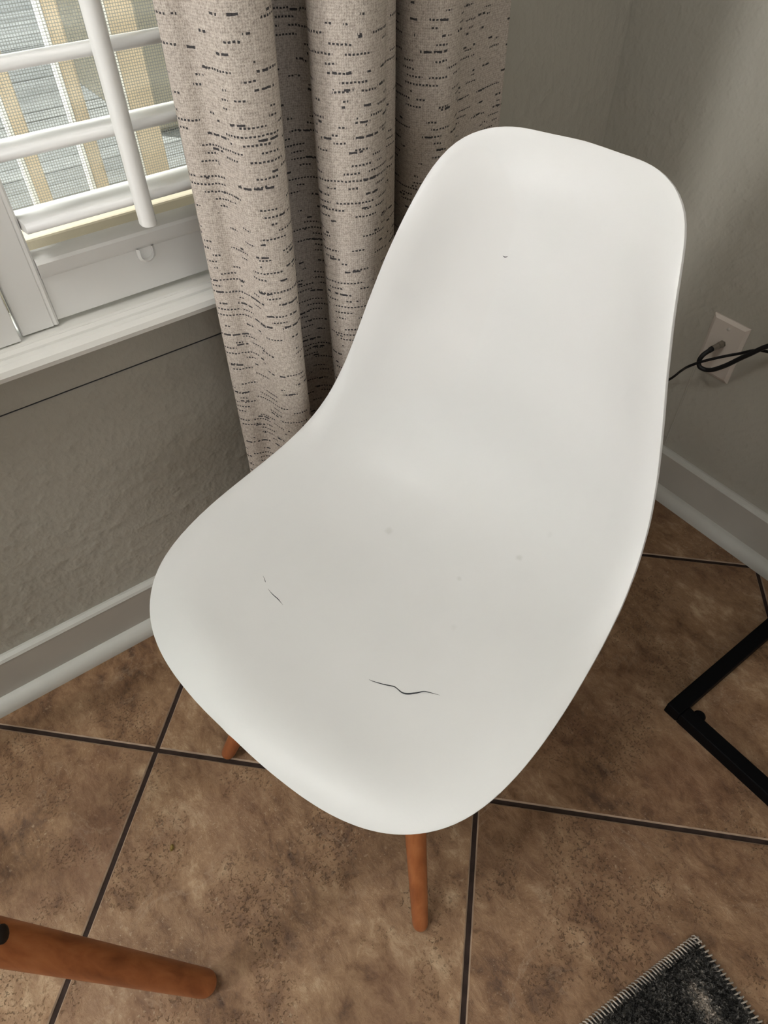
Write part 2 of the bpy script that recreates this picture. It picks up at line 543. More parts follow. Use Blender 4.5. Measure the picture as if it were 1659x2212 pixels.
full_tile = None
for i in range(-9, 3):
    for j in range(-7, 6):
        a0, a1 = A0 + i * SA + GR, A0 + (i + 1) * SA - GR
        b0, b1 = B0 + j * SB + GR, B0 + (j + 1) * SB - GR
        poly = [to_xy(a0, b0), to_xy(a0, b1), to_xy(a1, b1), to_xy(a1, b0)]
        if sum((poly[k][0] * poly[(k + 1) % 4][1] - poly[(k + 1) % 4][0] * poly[k][1]) for k in range(4)) < 0: poly.reverse()
        n0 = len(poly)
        c = to_xy((a0 + a1) / 2, (b0 + b1) / 2)
        p = clip(poly, 0, -0.001, True)
        if p: p = clip(p, 0, XL + 0.001, False)
        if p: p = clip(p, 1, -0.001, True)
        if p: p = clip(p, 1, YB + 0.001, False)
        if len(p) < 3: continue
        area2 = abs(sum(p[k][0] * p[(k + 1) % len(p)][1] - p[(k + 1) % len(p)][0] * p[k][1] for k in range(len(p))))
        if area2 < 0.004: continue
        whole = len(p) == 4 and area2 > 0.999 * (a1 - a0) * (b1 - b0)
        if whole and full_tile:
            link_mesh('tile', full_tile, None, floor, (c[0], c[1], random.uniform(-0.0004, 0)))
            continue
        bm = bmesh.new()
        cc = (sum(q[0] for q in p) / len(p), sum(q[1] for q in p) / len(p))

        def ring(inset, z):
            r = []
            for q in p:
                d = Vector((cc[0] - q[0], cc[1] - q[1]))
                d = d.normalized() * min(inset, d.length * 0.3) if d.length > 1e-6 else d
                r.append(bm.verts.new((q[0] + d.x - c[0], q[1] + d.y - c[1], z)))
            return r
        r0, r1, r2 = ring(0, -0.0024), ring(0.0005, -0.0012), ring(0.0030, 0.0)
        n = len(p)
        for ra, rb in ((r0, r1), (r1, r2)):
            for k in range(n): bm.faces.new((ra[k], ra[(k + 1) % n], rb[(k + 1) % n], rb[k]))
        ftop = bm.faces.new(r2)
        bm.faces.new(r0[::-1])
        for f in bm.faces:
            if f is not ftop: f.material_index = 1
        o = finish('tile', bm, M['tile'], floor, (c[0], c[1], 0))
        o.data.materials.append(M['tile_edge'])
        if whole: full_tile = o.data


# baseboards: a flat board with a chamfered top, and a rounded shoe moulding in front of its foot
def baseboard(name, length, loc, rz):
    h, d = 0.111, 0.013
    prof = [(0, 0), (-d, 0), (-d, h - 0.007), (-d * 0.8, h - 0.0025), (-d * 0.35, h), (0, h)]
    bm = bmesh.new()
    add_profile_x(bm, prof, 0, length)
    o = structure(finish(name, bm, M['trim'], None, loc, (0, 0, rz)))
    r = 0.019
    q = [(-d, 0), (-d - r, 0)] + [(-d - r * math.cos(t), 0.004 + (r + 0.004) * math.sin(t)) for t in [R_(a) for a in (0, 15, 30, 45, 60, 75, 90)]]
    bm = bmesh.new()
    add_profile_x(bm, q, 0, length)
    finish('shoe_moulding', bm, M['shoe'], o, smooth=True, angle=35)
    bm = bmesh.new()
    add_profile_x(bm, [(-d - 0.0006, h - 0.0068), (-d * 0.8 - 0.0006, h - 0.0022), (-d * 0.35, h + 0.0007), (0, h + 0.0007), (0, h - 0.002), (-d + 0.002, h - 0.0068)], 0, length)
    finish('top_bead', bm, M['shoe'], o)
    return o


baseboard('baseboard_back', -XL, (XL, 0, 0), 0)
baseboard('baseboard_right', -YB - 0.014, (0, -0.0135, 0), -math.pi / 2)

# window stool (sill board) and apron
prof = [(0.055, 0.600), (-0.044, 0.600), (-0.0495, 0.603), (-0.0515, 0.6095), (-0.049, 0.616), (-0.043, 0.6205), (-0.0345, 0.6215),
        (-0.0335, 0.6205), (-0.0325, 0.6235), (-0.028, 0.6268), (-0.0255, 0.6262), (-0.024, 0.6285), (0.055, 0.6285)]
bm = bmesh.new()
add_profile_x(bm, prof, WX0 - 0.06, WX1 + 0.06)
structure(finish('trim_1', bm, M['sill'], smooth=True, angle=30))
bm = bmesh.new()
add_profile_x(bm, [(0, 0.533), (-0.004, 0.533), (-0.0055, 0.5345), (-0.0055, 0.600), (0, 0.600)], WX0 - 0.06, WX1 + 0.06)
apron = structure(finish('trim_2', bm, M['wall']))
box('caulk_crack', (WX0 - 0.06, -0.0048, 0.5318), (WX1 + 0.06, 0.0, 0.5331), M['crack_hair'], apron)
# painted-over strip in the right wall below the outlet plate
bm = bmesh.new()
add_box(bm, (-0.0018, -0.3235, 0.112), (0.0, -0.3195, 0.316), 0.0008, 1)
structure(finish('trim_3', bm, M['wall']))

# window: cream frame, glass, insect screen
win = structure(box('window_1', (WX0, 0.075, WZ0), (WX1, 0.135, 0.672), M['vinyl'], bevel=0.004))
box('sash_rail', (WX0 + 0.03, 0.060, 0.672), (WX1 - 0.03, 0.10, 0.706), M['vinyl'], win, bevel=0.003)
box('frame_post', (WX0, 0.075, 0.672), (WX0 + 0.045, 0.135, WZ1), M['vinyl'], win, bevel=0.004)
box('frame_post', (WX1 - 0.045, 0.075, 0.672), (WX1, 0.135, WZ1), M['vinyl'], win, bevel=0.004)
box('frame_head', (WX0 + 0.045, 0.075, WZ1 - 0.05), (WX1 - 0.045, 0.135, WZ1), M['vinyl'], win, bevel=0.004)
box('pane', (WX0 + 0.045, 0.084, 0.706), (WX1 - 0.045, 0.088, WZ1 - 0.05), M['glass'], win)
bm = bmesh.new()
vs = [bm.verts.new(v) for v in ((WX0 + 0.045, 0.118, 0.672), (WX1 - 0.045, 0.118, 0.672), (WX1 - 0.045, 0.118, WZ1 - 0.05), (WX0 + 0.045, 0.118, WZ1 - 0.05))]
bm.faces.new(vs)
finish('insect_screen', bm, M['screen'], win)


# ------------------------------------------------------------------ shutters
def louver_mesh(L):
    bm = bmesh.new()
    r, a = 0.0055, 0.0445 - 0.0055
    arc = [R_(x) for x in range(-90, 91, 15)]
    prof = [(-a - r * math.cos(t), r * math.sin(t)) for t in arc] + [(-a / 3, r + 0.0006), (a / 3, r + 0.0006)]
    prof += [(a + r * math.cos(t), -r * math.sin(t)) for t in arc] + [(a / 3, -r - 0.0006), (-a / 3, -r - 0.0006)]
    add_profile_x(bm, prof, 0, L)
    bmesh.ops.recalc_face_normals(bm, faces=bm.faces)
    me = bpy.data.meshes.new('louver')
    bm.to_mesh(me)
    bm.free()
    for p in me.polygons: p.use_smooth = len(p.vertices) == 4
    me.materials.append(M['shutter'])
    return me


def shutter(x0, x1, label):
    """hinged panel: two stiles with a bead, rails, open louvers, tilt rod with its notch"""
    root = tag(empty('window_shutter', (x0, 0.0, 0.6305)), label, 'shutter', 'window shutters')
    W = x1 - x0
    f, b = -0.014, 0.014
    top = 2.07 - 0.6305
    for s0, s1, bead in ((0.0, 0.0385, 0.0385), (W - 0.0385, W, W - 0.0385)):
        bm = bmesh.new()
        add_box(bm, (s0, f, 0), (s1, b, top), 0.0012, 1)
        finish('stile', bm, M['shutter'], root)
        bm = bmesh.new()
        sg = 1 if bead < W / 2 else -1
        q = [(bead, b), (bead, f + 0.001), (bead + sg * 0.001, f - 0.0005), (bead + sg * 0.0035, f - 0.0015), (bead + sg * 0.006, f + 0.001), (bead + sg * 0.0062, b)]
        lo = [bm.verts.new((x, y, 0.0015)) for x, y in q]
        hi = [bm.verts.new((x, y, top)) for x, y in q]
        for k in range(6): bm.faces.new((lo[k], lo[(k + 1) % 6], hi[(k + 1) % 6], hi[k]))
        bm.faces.new(lo); bm.faces.new(hi)
        finish('stile_bead', bm, M['shutter'], root)
    xa, xb = 0.0450, W - 0.0450
    # bottom rail: board with an ogee bead along its top and a round notch for the rod
    zr = 0.0855
    bm = bmesh.new()
    add_box(bm, (xa, f + 0.004, 0.004), (xb, b - 0.002, zr - 0.010), 0.001, 1)
    rail = finish('bottom_rail', bm, M['shutter'], root)
    bead = [(f + 0.006, zr - 0.028), (f + 0.002, zr - 0.026), (f - 0.001, zr - 0.021), (f - 0.004, zr - 0.012), (f - 0.0055, zr - 0.0065), (f - 0.0035, zr - 0.003), (f + 0.004, zr - 0.001), (b - 0.006, zr), (b - 0.004, zr - 0.0125), (f + 0.006, zr - 0.0125)]
    bm = bmesh.new()
    add_profile_x(bm, bead, xa, xb)
    finish('rail_bead', bm, M['shutter'], rail, smooth=True, angle=40)
    xr = W * 0.5 if W < 0.3 else 0.1725
    # rounded pocket cut below the bead, where the rod's foot tucks in
    bm = bmesh.new()
    n = 14
    pk = [(xr - 0.0115, zr - 0.024)] + [(xr - 0.0115 * math.cos(math.pi * k / n), zr - 0.034 - 0.0095 * math.sin(math.pi * k / n)) for k in range(n + 1)] + [(xr + 0.0115, zr - 0.024)]
    inner = [((x - xr) * 0.72 + xr, zr - 0.028 + (z - zr + 0.028) * 0.80) for x, z in pk]
    yo, yi = f + 0.0003, f + 0.0035
    A = [bm.verts.new((x, yo - 0.001, z)) for x, z in pk]
    B = [bm.verts.new((x, yo - 0.0036, z * 1.0)) for x, z in inner]
    Cc = [bm.verts.new((x, yi, z)) for x, z in inner]
    A0_ = [bm.verts.new((x, yi, z)) for x, z in pk]
    for P, Q in ((A0_, A), (A, B), (B, Cc)):
        for k in range(len(P) - 1): bm.faces.new((P[k], P[k + 1], Q[k + 1], Q[k]))
    bm.faces.new(Cc)
    finish('rod_notch', bm, M['shutter'], rail, smooth=True, angle=50)
    bm = bmesh.new()
    add_box(bm, (xa, f + 0.004, top - 0.09), (xb, b - 0.002, top), 0.001, 1)
    finish('top_rail', bm, M['shutter'], root)
    me = louver_mesh(xb - xa - 0.001)
    k = 0
    z = 0.7520 - 0.6305
    while z < top - 0.12:
        link_mesh('louver', me, None, root, (xa + 0.0005, 0.0, z), (R_(-11.0), 0, 0))
        z += 0.0737
    ztop = z - 0.0737
    # tilt rod: flat back, rounded front, foot cut square
    bm = bmesh.new()
    pr = [(-0.0088, 0.006), (0.0088, 0.006), (0.0088, -0.002)] + [(0.0088 * math.cos(t), -0.002 - 0.0085 * math.sin(t)) for t in [R_(a) for a in range(20, 180, 20)]] + [(-0.0088, -0.002)]
    z0, z1 = 0.736 - 0.6305, ztop + 0.02
    lo = [bm.verts.new((xr + x, -0.0545 + y, z0)) for x, y in pr]
    hi = [bm.verts.new((xr + x, -0.0545 + y, z1)) for x, y in pr]
    n = len(pr)
    for k in range(n): bm.faces.new((lo[k], lo[(k + 1) % n], hi[(k + 1) % n], hi[k]))
    bm.faces.new(lo[::-1]); bm.faces.new(hi)
    finish('tilt_rod', bm, M['shutter'], root, smooth=True, angle=50)
    return root


shutter(-1.0465, -0.605, 'white slatted shutter panel with round tilt rod, half behind the curtain')
sh2 = shutter(-1.50, -1.0505, 'white shutter panel at left edge, only its meeting stile in view')
box('meeting_strip', (0.4225, -0.022, -0.0005), (0.4495, -0.0145, 1.43), M['shutter'], sh2, bevel=0.001, seg=1)

# ------------------------------------------------------------------ outside the window
deck = tag(empty('porch_deck', (0, 0, -0.2)), 'weathered grey plank deck seen through the shuttered window', 'deck')
for k in range(44):
    y0 = 0.3 + k * 0.145
    bm = bmesh.new()
    add_box(bm, (-4.5, y0, -0.03), (4.5, y0 + 0.137, random.uniform(-0.003, 0.0)))
    finish('plank', bm, M['plank'], deck)
structure(box('ground', (-9, T + 0.01, -0.5), (9, 14, -0.24), M['soil']))

rl = tag(empty('porch_railing', (0, 0.45, -0.2)), 'porch railing of square tan balusters outside the window', 'railing')
for x in (-1.30, -1.19, -1.085, -0.985, -0.884, -0.785, -0.682, -0.575, -0.47):
    wd = 0.024 if abs(x + 0.682) > 0.01 else 0.046
    o = box('baluster', (x - wd / 2, -0.012, 0.742), (x + wd / 2, 0.012, 1.55), M['tanpost'], rl, bevel=0.002, seg=1)
    box('baluster_batten', (x - wd / 2 - 0.006, -0.013, 0.742), (x - wd / 2 + 0.0005, 0.010, 1.55), M['whiteout'], o)
box('bottom_rail', (-1.6, -0.02, 0.700), (0.0, 0.02, 0.742), M['tanpost'], rl, bevel=0.003)
box('top_rail', (-1.6, -0.035, 1.55), (0.0, 0.035, 1.59), M['tanpost'], rl, bevel=0.003)
for x in (-1.6, 0.0):
    box('post', (x - 0.04, -0.04, 0.0), (x + 0.04, 0.04, 1.62), M['whiteout'], rl, bevel=0.004)

sd = tag(empty('garden_shed', (0, 0, -0.2)), 'cream board-sided shed beyond the porch, with white diagonal brace', 'shed')
for k in range(9):
    x0 = 0.18 + k * 0.165
    box('board', (x0, 2.9, 0.02), (x0 + 0.157, 2.93, 2.2), M['vinyl'], sd, bevel=0.004, seg=1)
box('wall_core', (0.17, 2.935, 0.0), (1.68, 4.2, 2.2), M['vinyl'], sd)
bm = bmesh.new()
add_box(bm, (-0.05, -0.02, 0), (0.05, 0.02, 1.5))
finish('brace', bm, M['whiteout'], sd, (0.20, 2.86, 0.75), (0, R_(58), 0))

# ------------------------------------------------------------------ curtain
cur = tag(empty('curtain', (0, 0, 0)), 'oatmeal curtain with dark dashed weave hanging in folds beside the window', 'curtain')
plan = [(-0.83, -0.1), (-0.834, -0.112), (-0.826, -0.124), (-0.81, -0.132), (-0.803, -0.15), (-0.795, -0.176), (-0.769, -0.186), (-0.751, -0.174), (-0.745, -0.146), (-0.751, -0.118), (-0.755, -0.092), (-0.748, -0.072), (-0.712, -0.067), (-0.674, -0.071), (-0.66, -0.092), (-0.67, -0.122), (-0.694, -0.148), (-0.702, -0.172), (-0.688, -0.196), (-0.66, -0.204), (-0.63, -0.188), (-0.616, -0.16), (-0.601, -0.142), (-0.584, -0.134), (-0.569, -0.116), (-0.564, -0.076), (-0.552, -0.036), (-0.53, -0.052), (-0.544, -0.095), (-0.543, -0.128), (-0.516, -0.15), (-0.484, -0.138), (-0.472, -0.11), (-0.456, -0.084), (-0.427, -0.068), (-0.386, -0.056), (-0.342, -0.046), (-0.317, -0.043), (-0.315, -0.041)]
pl = catmull(plan, 6)
arc = [0.0]
for a, b in zip(pl, pl[1:]): arc.append(arc[-1] + float(np.linalg.norm(b - a)))
bm = bmesh.new()
uvl = bm.loops.layers.uv.new('UVMap')
NZ = 46
zs = [0.015 + (2.22 - 0.015) * k / NZ for k in range(NZ + 1)]
grid = []
cx_ = -0.6
for k, z in enumerate(zs):
    row = []
    for i, p in enumerate(pl):
        s = arc[i]
        amp = 0.0035 * math.sin(s * 17 + z * 4.1) + 0.0025 * math.sin(s * 41 + z * 7.3 + 1)
        x = cx_ + (p[0] - cx_) * (1.0 + 0.02 * (0.8 - z) * 0.5) + amp
        y = p[1] + 0.6 * amp
        if i < 3: x = cx_ + (p[0] - cx_)
        row.append(bm.verts.new((x, min(y, -0.016), z)))
    grid.append(row)
for k in range(NZ):
    for i in range(len(pl) - 1):
        f = bm.faces.new((grid[k][i], grid[k][i + 1], grid[k + 1][i + 1], grid[k + 1][i]))
        f.smooth = True
        for lp, (ii, kk) in zip(f.loops, ((i, k), (i + 1, k), (i + 1, k + 1), (i, k + 1))):
            lp[uvl].uv = (arc[ii], zs[kk])
me = bpy.data.meshes.new('curtain_panel')
bm.to_mesh(me); bm.free()
cp = link_mesh('curtain_panel', me, M['curtain'], cur)
md = cp.modifiers.new('thickness', 'SOLIDIFY')
md.thickness = 0.0014
md.offset = 0
bm = bmesh.new()
add_tube(bm, [(-2.15, -0.09, 2.24), (-0.28, -0.09, 2.24)], 0.012, 12)
rod = finish('curtain_rod', bm, M['black'], cur, smooth=True, angle=40)
for x in (-2.1, -0.30):
    bm = bmesh.new()
    add_tube(bm, [(x, 0, 2.24), (x, -0.09, 2.24)], 0.007, 8)
    finish('rod_bracket', bm, M['black'], cur)

# ------------------------------------------------------------------ the white chair
HEAD = R_(-167.5021)
chair = tag(empty('side_chair', (-1.0627, -0.5182, 0), HEAD), 'white moulded plastic shell chair with round wooden legs and a cracked seat', 'chair')

EDGE = np.array([[-0.0074, 0.456, 0.0], [-0.0066, 0.4543, 0.0349], [-0.004, 0.4506, 0.0689], [0.0004, 0.4475, 0.1015], [0.0073, 0.4462, 0.132], [0.0176, 0.4467, 0.1599], [0.0325, 0.4488, 0.185], [0.0523, 0.4521, 0.2061], [0.077, 0.4563, 0.2222], [0.1062, 0.461, 0.2324], [0.138, 0.4659, 0.2378], [0.1706, 0.4707, 0.2398], [0.2026, 0.4752, 0.2396], [0.2335, 0.4799, 0.238], [0.2629, 0.4854, 0.2356], [0.2902, 0.4921, 0.2329], [0.3146, 0.5007, 0.2298], [0.3356, 0.5115, 0.2265], [0.3533, 0.525, 0.2227], [0.368, 0.5413, 0.2186], [0.3802, 0.5605, 0.214], [0.39, 0.582, 0.2087], [0.3976, 0.6052, 0.2027], [0.4036, 0.6299, 0.196], [0.4087, 0.6559, 0.1885], [0.4136, 0.6827, 0.1803], [0.4188, 0.7099, 0.1716], [0.4251, 0.7365, 0.163], [0.4329, 0.7619, 0.1546], [0.4419, 0.7853, 0.1467], [0.4522, 0.8061, 0.1394], [0.4631, 0.8237, 0.1315], [0.474, 0.8376, 0.1215], [0.4843, 0.8476, 0.1081], [0.4932, 0.8538, 0.0924], [0.5003, 0.8568, 0.0763], [0.5054, 0.8573, 0.0607], [0.5088, 0.8569, 0.0454], [0.5109, 0.8568, 0.0303], [0.5121, 0.8573, 0.0152], [0.5124, 0.8576, 0.0]])
SPINE = [(-0.0074, 0.456), (0.018, 0.4590), (0.05, 0.4565), (0.10, 0.4475), (0.16, 0.4390), (0.22, 0.4345), (0.28, 0.4350), (0.335, 0.4430), (0.385, 0.4640), (0.419, 0.4970), (0.441, 0.5420), (0.454, 0.600), (0.464, 0.660), (0.475, 0.722), (0.487, 0.780), (0.499, 0.826), (0.5124, 0.8576)]


def build_shell():
    sp = np.array(catmull(SPINE, 12))
    tau = np.concatenate([[0], np.cumsum(np.linalg.norm(np.diff(sp, axis=0), axis=1))])
    Lt = tau[-1]
    n = len(EDGE)
    te = np.array([tau[np.argmin(((sp - e[:2]) ** 2).sum(1))] for e in EDGE])
    te = np.maximum.accumulate(te)
    te[0], te[-1] = 0, Lt
    for _ in range(6):
        te[1:-1] = 0.25 * te[:-2] + 0.5 * te[1:-1] + 0.25 * te[2:]
    dom, val = [], []

    def put(a, t, u, w_, v):
        dom.append((a, t)); val.append((u, w_, v))
    for e, t in zip(EDGE, te):
        put(e[2], t, e[0], e[2], e[1])
        if e[2] > 1e-4: put(-e[2], t, e[0], -e[2], e[1])
    for k in range(1, len(SPINE) - 1):
        u, v = SPINE[k]
        t = tau[k * 12]
        put(0, t, u, 0, v)
    xs = [0.3, 0.5, 0.7, 0.85, 0.93]
    gs = [0.075, 0.215, 0.455, 0.725, 0.90]
    for i in range(6, 31, 2):
        e, t = EDGE[i], te[i]
        s = np.array([np.interp(t, tau, sp[:, 0]), np.interp(t, tau, sp[:, 1])])
        for x, g in zip(xs, gs):
            q = s + (e[:2] - s) * g
            for sg in (1, -1):
                put(sg * x * e[2], t, q[0], sg * x * e[2], q[1])
    D, V = np.array(dom), np.array(val)
    r = np.linalg.norm(D[:, None] - D[None], axis=2)
    N = len(D)
    P = np.column_stack([np.ones(N), D])
    A = np.zeros((N + 3, N + 3))
    A[:N, :N] = r ** 3 + 2e-6 * np.eye(N)
    A[:N, N:] = P
    A[N:, :N] = P.T
    Cf = np.linalg.solve(A, np.vstack([V, np.zeros((3, 3))]))

    def ev(Q):
        rr = np.linalg.norm(Q[:, None] - D[None], axis=2)
        return rr ** 3 @ Cf[:N] + np.column_stack([np.ones(len(Q)), Q]) @ Cf[N:]
    # boundary in the flat domain as a function of the angle about its middle
    loop = np.array([(e[2], t) for e, t in zip(EDGE, te)] + [(-e[2], t) for e, t in zip(EDGE[::-1][1:-1], te[::-1][1:-1])])
    lv = np.array([(e[0], e[2], e[1]) for e in EDGE] + [(e[0], -e[2], e[1]) for e in EDGE[::-1][1:-1]])
    cen = np.array([0, Lt * 0.47])
    m = len(loop)
    dense = np.array(catmull(list(loop) + [loop[0]], 8))
    ang = np.unwrap(np.arctan2(dense[:, 0], -(dense[:, 1] - cen[1])))
    rad = np.linalg.norm(dense - cen, axis=1)
    G = 84
    Q = []
    for i in range(G + 1):
        for j in range(G + 1):
            x, y = 2 * i / G - 1, 2 * j / G - 1
            dx, dy = x * math.sqrt(1 - y * y / 2), y * math.sqrt(1 - x * x / 2)
            rr, th = math.hypot(dx, dy), math.atan2(dx, -dy)
            th2 = th if th >= ang[0] else th + 2 * math.pi
            R = np.interp(th2, ang, rad)
            Q.append((cen[0] + rr * R * math.sin(th), cen[1] - rr * R * math.cos(th)))
    X = ev(np.array(Q))
    # rolled lip: the sheet crests just inside its rim and turns over to the edge
    Qa = np.array(Q)
    nm = np.cross(ev(Qa + [1e-4, 0]) - X, ev(Qa + [0, 1e-4]) - X)
    nm /= np.linalg.norm(nm, axis=1)[:, None] + 1e-15
    if nm[:, 2].sum() < 0: nm = -nm
    ij = np.array([(2 * i / G - 1, 2 * j / G - 1) for i in range(G + 1) for j in range(G + 1)])
    rr = np.hypot(ij[:, 0] * np.sqrt(1 - ij[:, 1] ** 2 / 2), ij[:, 1] * np.sqrt(1 - ij[:, 0] ** 2 / 2))
    xl = (1 - rr) / 0.085
    lip = xl * np.exp(0.5 * (1 - xl * xl))
    X = X + nm * (0.0032 * lip)[:, None]
    bm = bmesh.new()
    vs = [bm.verts.new((-p[0], p[1], p[2])) for p in X]     # chair frame: x forward
    k = G + 1
    for i in range(G):
        for j in range(G):
            f = bm.faces.new((vs[i * k + j], vs[(i + 1) * k + j], vs[(i + 1) * k + j + 1], vs[i * k + j + 1]))
            f.smooth = True
    bm.normal_update()
    up = sum((f.normal.z for f in bm.faces), 0.0)
    if up < 0: bmesh.ops.reverse_faces(bm, faces=bm.faces)
    bvh = BVHTree.FromBMesh(bm)
    me = bpy.data.meshes.new('seat_shell')
    bm.to_mesh(me)
    bm.free()
    o = link_mesh('seat_shell', me, M['shell'], chair)
    s = o.modifiers.new('thickness', 'SOLIDIFY')
    s.thickness, s.offset, s.use_even_offset = 0.0040, -1, False
    bv = o.modifiers.new('round_edge', 'BEVEL')
    bv.width, bv.segments, bv.limit_method, bv.angle_limit = 0.0015, 2, 'ANGLE', R_(50)
    return o, bvh


shell, shell_bvh = build_shell()


def on_shell(x, y, lift=0.0003):
    hit = shell_bvh.ray_cast(Vector((x, y, 0.75)), Vector((0, 0, -1)))
    return hit[0] + hit[1] * lift


def crack_hair(pts, wmax):
    bm = bmesh.new()
    L, Rr = [], []
    n = len(pts)
    q = [Vector(p[:3]) for p in pts]
    for i, p in enumerate(q):
        c, nr, _, _ = shell_bvh.find_nearest(p)
        t = (q[min(i + 1, n - 1)] - q[max(i - 1, 0)]).normalized()
        sd = nr.cross(t).normalized() * (wmax * pts[i][3] / 2 + 0.00006)
        for lst, sg in ((L, 1), (Rr, -1)):
            a, an, _, _ = shell_bvh.find_nearest(c + sd * sg)
            lst.append(bm.verts.new(a + an * 0.0003))
    for i in range(n - 1): bm.faces.new((L[i], L[i + 1], Rr[i + 1], Rr[i]))
    return finish('crack_hair', bm, M['crack_hair'], shell)


for pts, wm in CRACKS_HAIR:
    crack_hair(catmull(pts, 4), wm)

# wooden legs: round dowels, tapering to rounded feet; two bolts and a steel bracket on each
F0 = Vector((0.0603, 0.0044))
EX, EY = Vector((0.99909, -0.04259)), Vector((0.04259, 0.99909))


def base(u, w_, z):
    p = F0 + EX * u + EY * w_
    return Vector((-p.x, p.y, z))


def dowel(bm, a, b, r0, r1, n=20):
    """a foot, b head; the foot is rounded over"""
    d = (b - a)
    L = d.length
    st = [(0.0, 0.55), (0.0012, 0.74), (0.0035, 0.88), (0.007, 0.96), (0.012, 1.0)]
    pts = [a + d * (s / L) for s, _ in st]
    rr = [r0 * q for _, q in st]
    for k in (0.3, 0.6, 1.0):
        pts.append(a + d * k)
        rr.append(r0 + (r1 - r0) * k)
    add_tube(bm, pts, rr, n)


heads = []
for (fu, fw, hu, hw) in ((0, 0.1963, 0.11, 0.08), (0, -0.1963, 0.11, -0.08), (0.36, 0.1863, 0.24, 0.08), (0.36, -0.1863, 0.24, -0.08)):
    a, b = base(fu, fw, 0.0), base(hu, hw, 0.41)
    d = b - a
    a0 = a + Vector((0, 0, 0.0035))
    wood_end = a + d * 0.86
    bm = bmesh.new()
    dowel(bm, a0, wood_end, 0.0112, 0.0160)
    leg = finish('leg', bm, M['wood'], chair, smooth=True, angle=60)
    side = d.cross(Vector((0, 0, 1))).normalized()
    for k in (0.66, 0.80):
        bm = bmesh.new()
        c = a + d * k
        add_tube(bm, [c - side * 0.019, c + side * 0.019], 0.0045, 10)
        finish('bolt', bm, M['darkbolt'], leg)
    inner = (base(0.175, 0, 0.30) - a - d * 0.73)
    inner = (inner - d * inner.dot(d) / d.length_squared).normalized()
    bm = bmesh.new()
    add_tube(bm, [a + d * 0.60 + inner * 0.019, a + d * 0.86 + inner * 0.019, a + d * 0.965 + inner * 0.004], 0.004, 8)
    finish('bracket', bm, M['black'], leg, smooth=True, angle=60)
    heads.append((a, d, inner))
bm = bmesh.new()
for i, j in ((0, 1), (1, 3), (3, 2), (2, 0)):
    (a, d, q), (a2, d2, q2) = heads[i], heads[j]
    add_tube(bm, [a + d * 0.63 + q * 0.019, a2 + d2 * 0.84 + q2 * 0.019], 0.003, 8)
    add_tube(bm, [a2 + d2 * 0.63 + q2 * 0.019, a + d * 0.84 + q * 0.019], 0.003, 8)
finish('wire_brace', bm, M['black'], chair, smooth=True, angle=60)
bm = bmesh.new()
hh = [base(0.115, 0.085, 0.402), base(0.115, -0.085, 0.402), base(0.245, -0.085, 0.402), base(0.245, 0.085, 0.402)]
add_tube(bm, hh + [hh[0] + Vector((0, 0, 0.0001))], 0.005, 8)
for p in hh: add_tube(bm, [p, on_shell(p.x, p.y, -0.006)], 0.009, 10)
finish('mount_frame', bm, M['black'], chair, smooth=True, angle=60)

# ------------------------------------------------------------------ dining table at the left edge
tb = tag(empty('dining_table', (-1.54, -0.405, 0)), 'small round table at left edge; its bolted thick orange-brown wooden leg is in view', 'table')
bm = bmesh.new()
bmesh.ops.create_cone(bm, cap_ends=True, segments=64, radius1=0.375, radius2=0.375, depth=0.022)
bmesh.ops.bevel(bm, geom=[e for e in bm.edges if abs(e.verts[0].co.z - e.verts[1].co.z) < 1e-4], offset=0.004, segments=2, affect='EDGES')
finish('table_top', bm, M['glass'], tb, (0, 0, 0.731), smooth=True, angle=40)  # unseen top, made of glass so light reaches the floor
ca = math.atan2(-0.585 + 0.405, -1.22 + 1.54)
rf = math.hypot(-0.585 + 0.405, -1.22 + 1.54)
ts = []
for k in range(4):
    an = ca + R_((0, 100, 180, 280)[k])
    dr = Vector((math.cos(an), math.sin(an), 0))
    a, b = dr * rf, dr * 0.115 + Vector((0, 0, 0.70))
    d = b - a
    bm = bmesh.new()
    dowel(bm, a + Vector((0, 0, 0.006)), a + d * 0.66, 0.0172, 0.0208, 24)
    lg = finish('leg', bm, M['wood'], tb, smooth=True, angle=60)
    inn = (Vector((0, 0, 0.4)) - a - d * 0.5)
    inn = (inn - d * inn.dot(d) / d.length_squared).normalized()
    for q in (0.53, 0.62):
        bm = bmesh.new()
        c = a + d * q
        add_tube(bm, [c - inn * 0.0225, c - inn * 0.0212, c + inn * 0.024, c + inn * 0.0265], [0.0062, 0.0085, 0.0085, 0.006], 14)
        finish('bolt', bm, M['darkbolt'], lg, smooth=True, angle=40)
    bm = bmesh.new()
    add_tube(bm, [a + d * 0.47 + inn * 0.026, a + d * 0.66 + inn * 0.026, b + Vector((0, 0, 0.02))], 0.006, 8)
    finish('rod', bm, M['black'], lg, smooth=True, angle=60)
    ts.append((a, d, inn))
bm = bmesh.new()
for k in range(4):
    (a, d, q), (a2, d2, q2) = ts[k], ts[(k + 1) % 4]
    add_tube(bm, [a + d * 0.46 + q * 0.026, a2 + d2 * 0.61 + q2 * 0.026], 0.004, 8)
finish('wire_brace', bm, M['black'], tb, smooth=True, angle=60)

# ------------------------------------------------------------------ black side table (its base corner is in view)
st = tag(empty('side_table', (-0.408, -0.704, 0)), 'black square-tube metal side table, its base corner flat on the tiles', 'table')
tw = 0.0125


def bar(name, p, q, parent):
    lo = [min(a, b) - (tw if abs(a - b) < 1e-6 else 0) for a, b in zip(p, q)]
    hi = [max(a, b) + (tw if abs(a - b) < 1e-6 else 0) for a, b in zip(p, q)]
    return box(name, lo, hi, M['black'], parent, bevel=0.002)


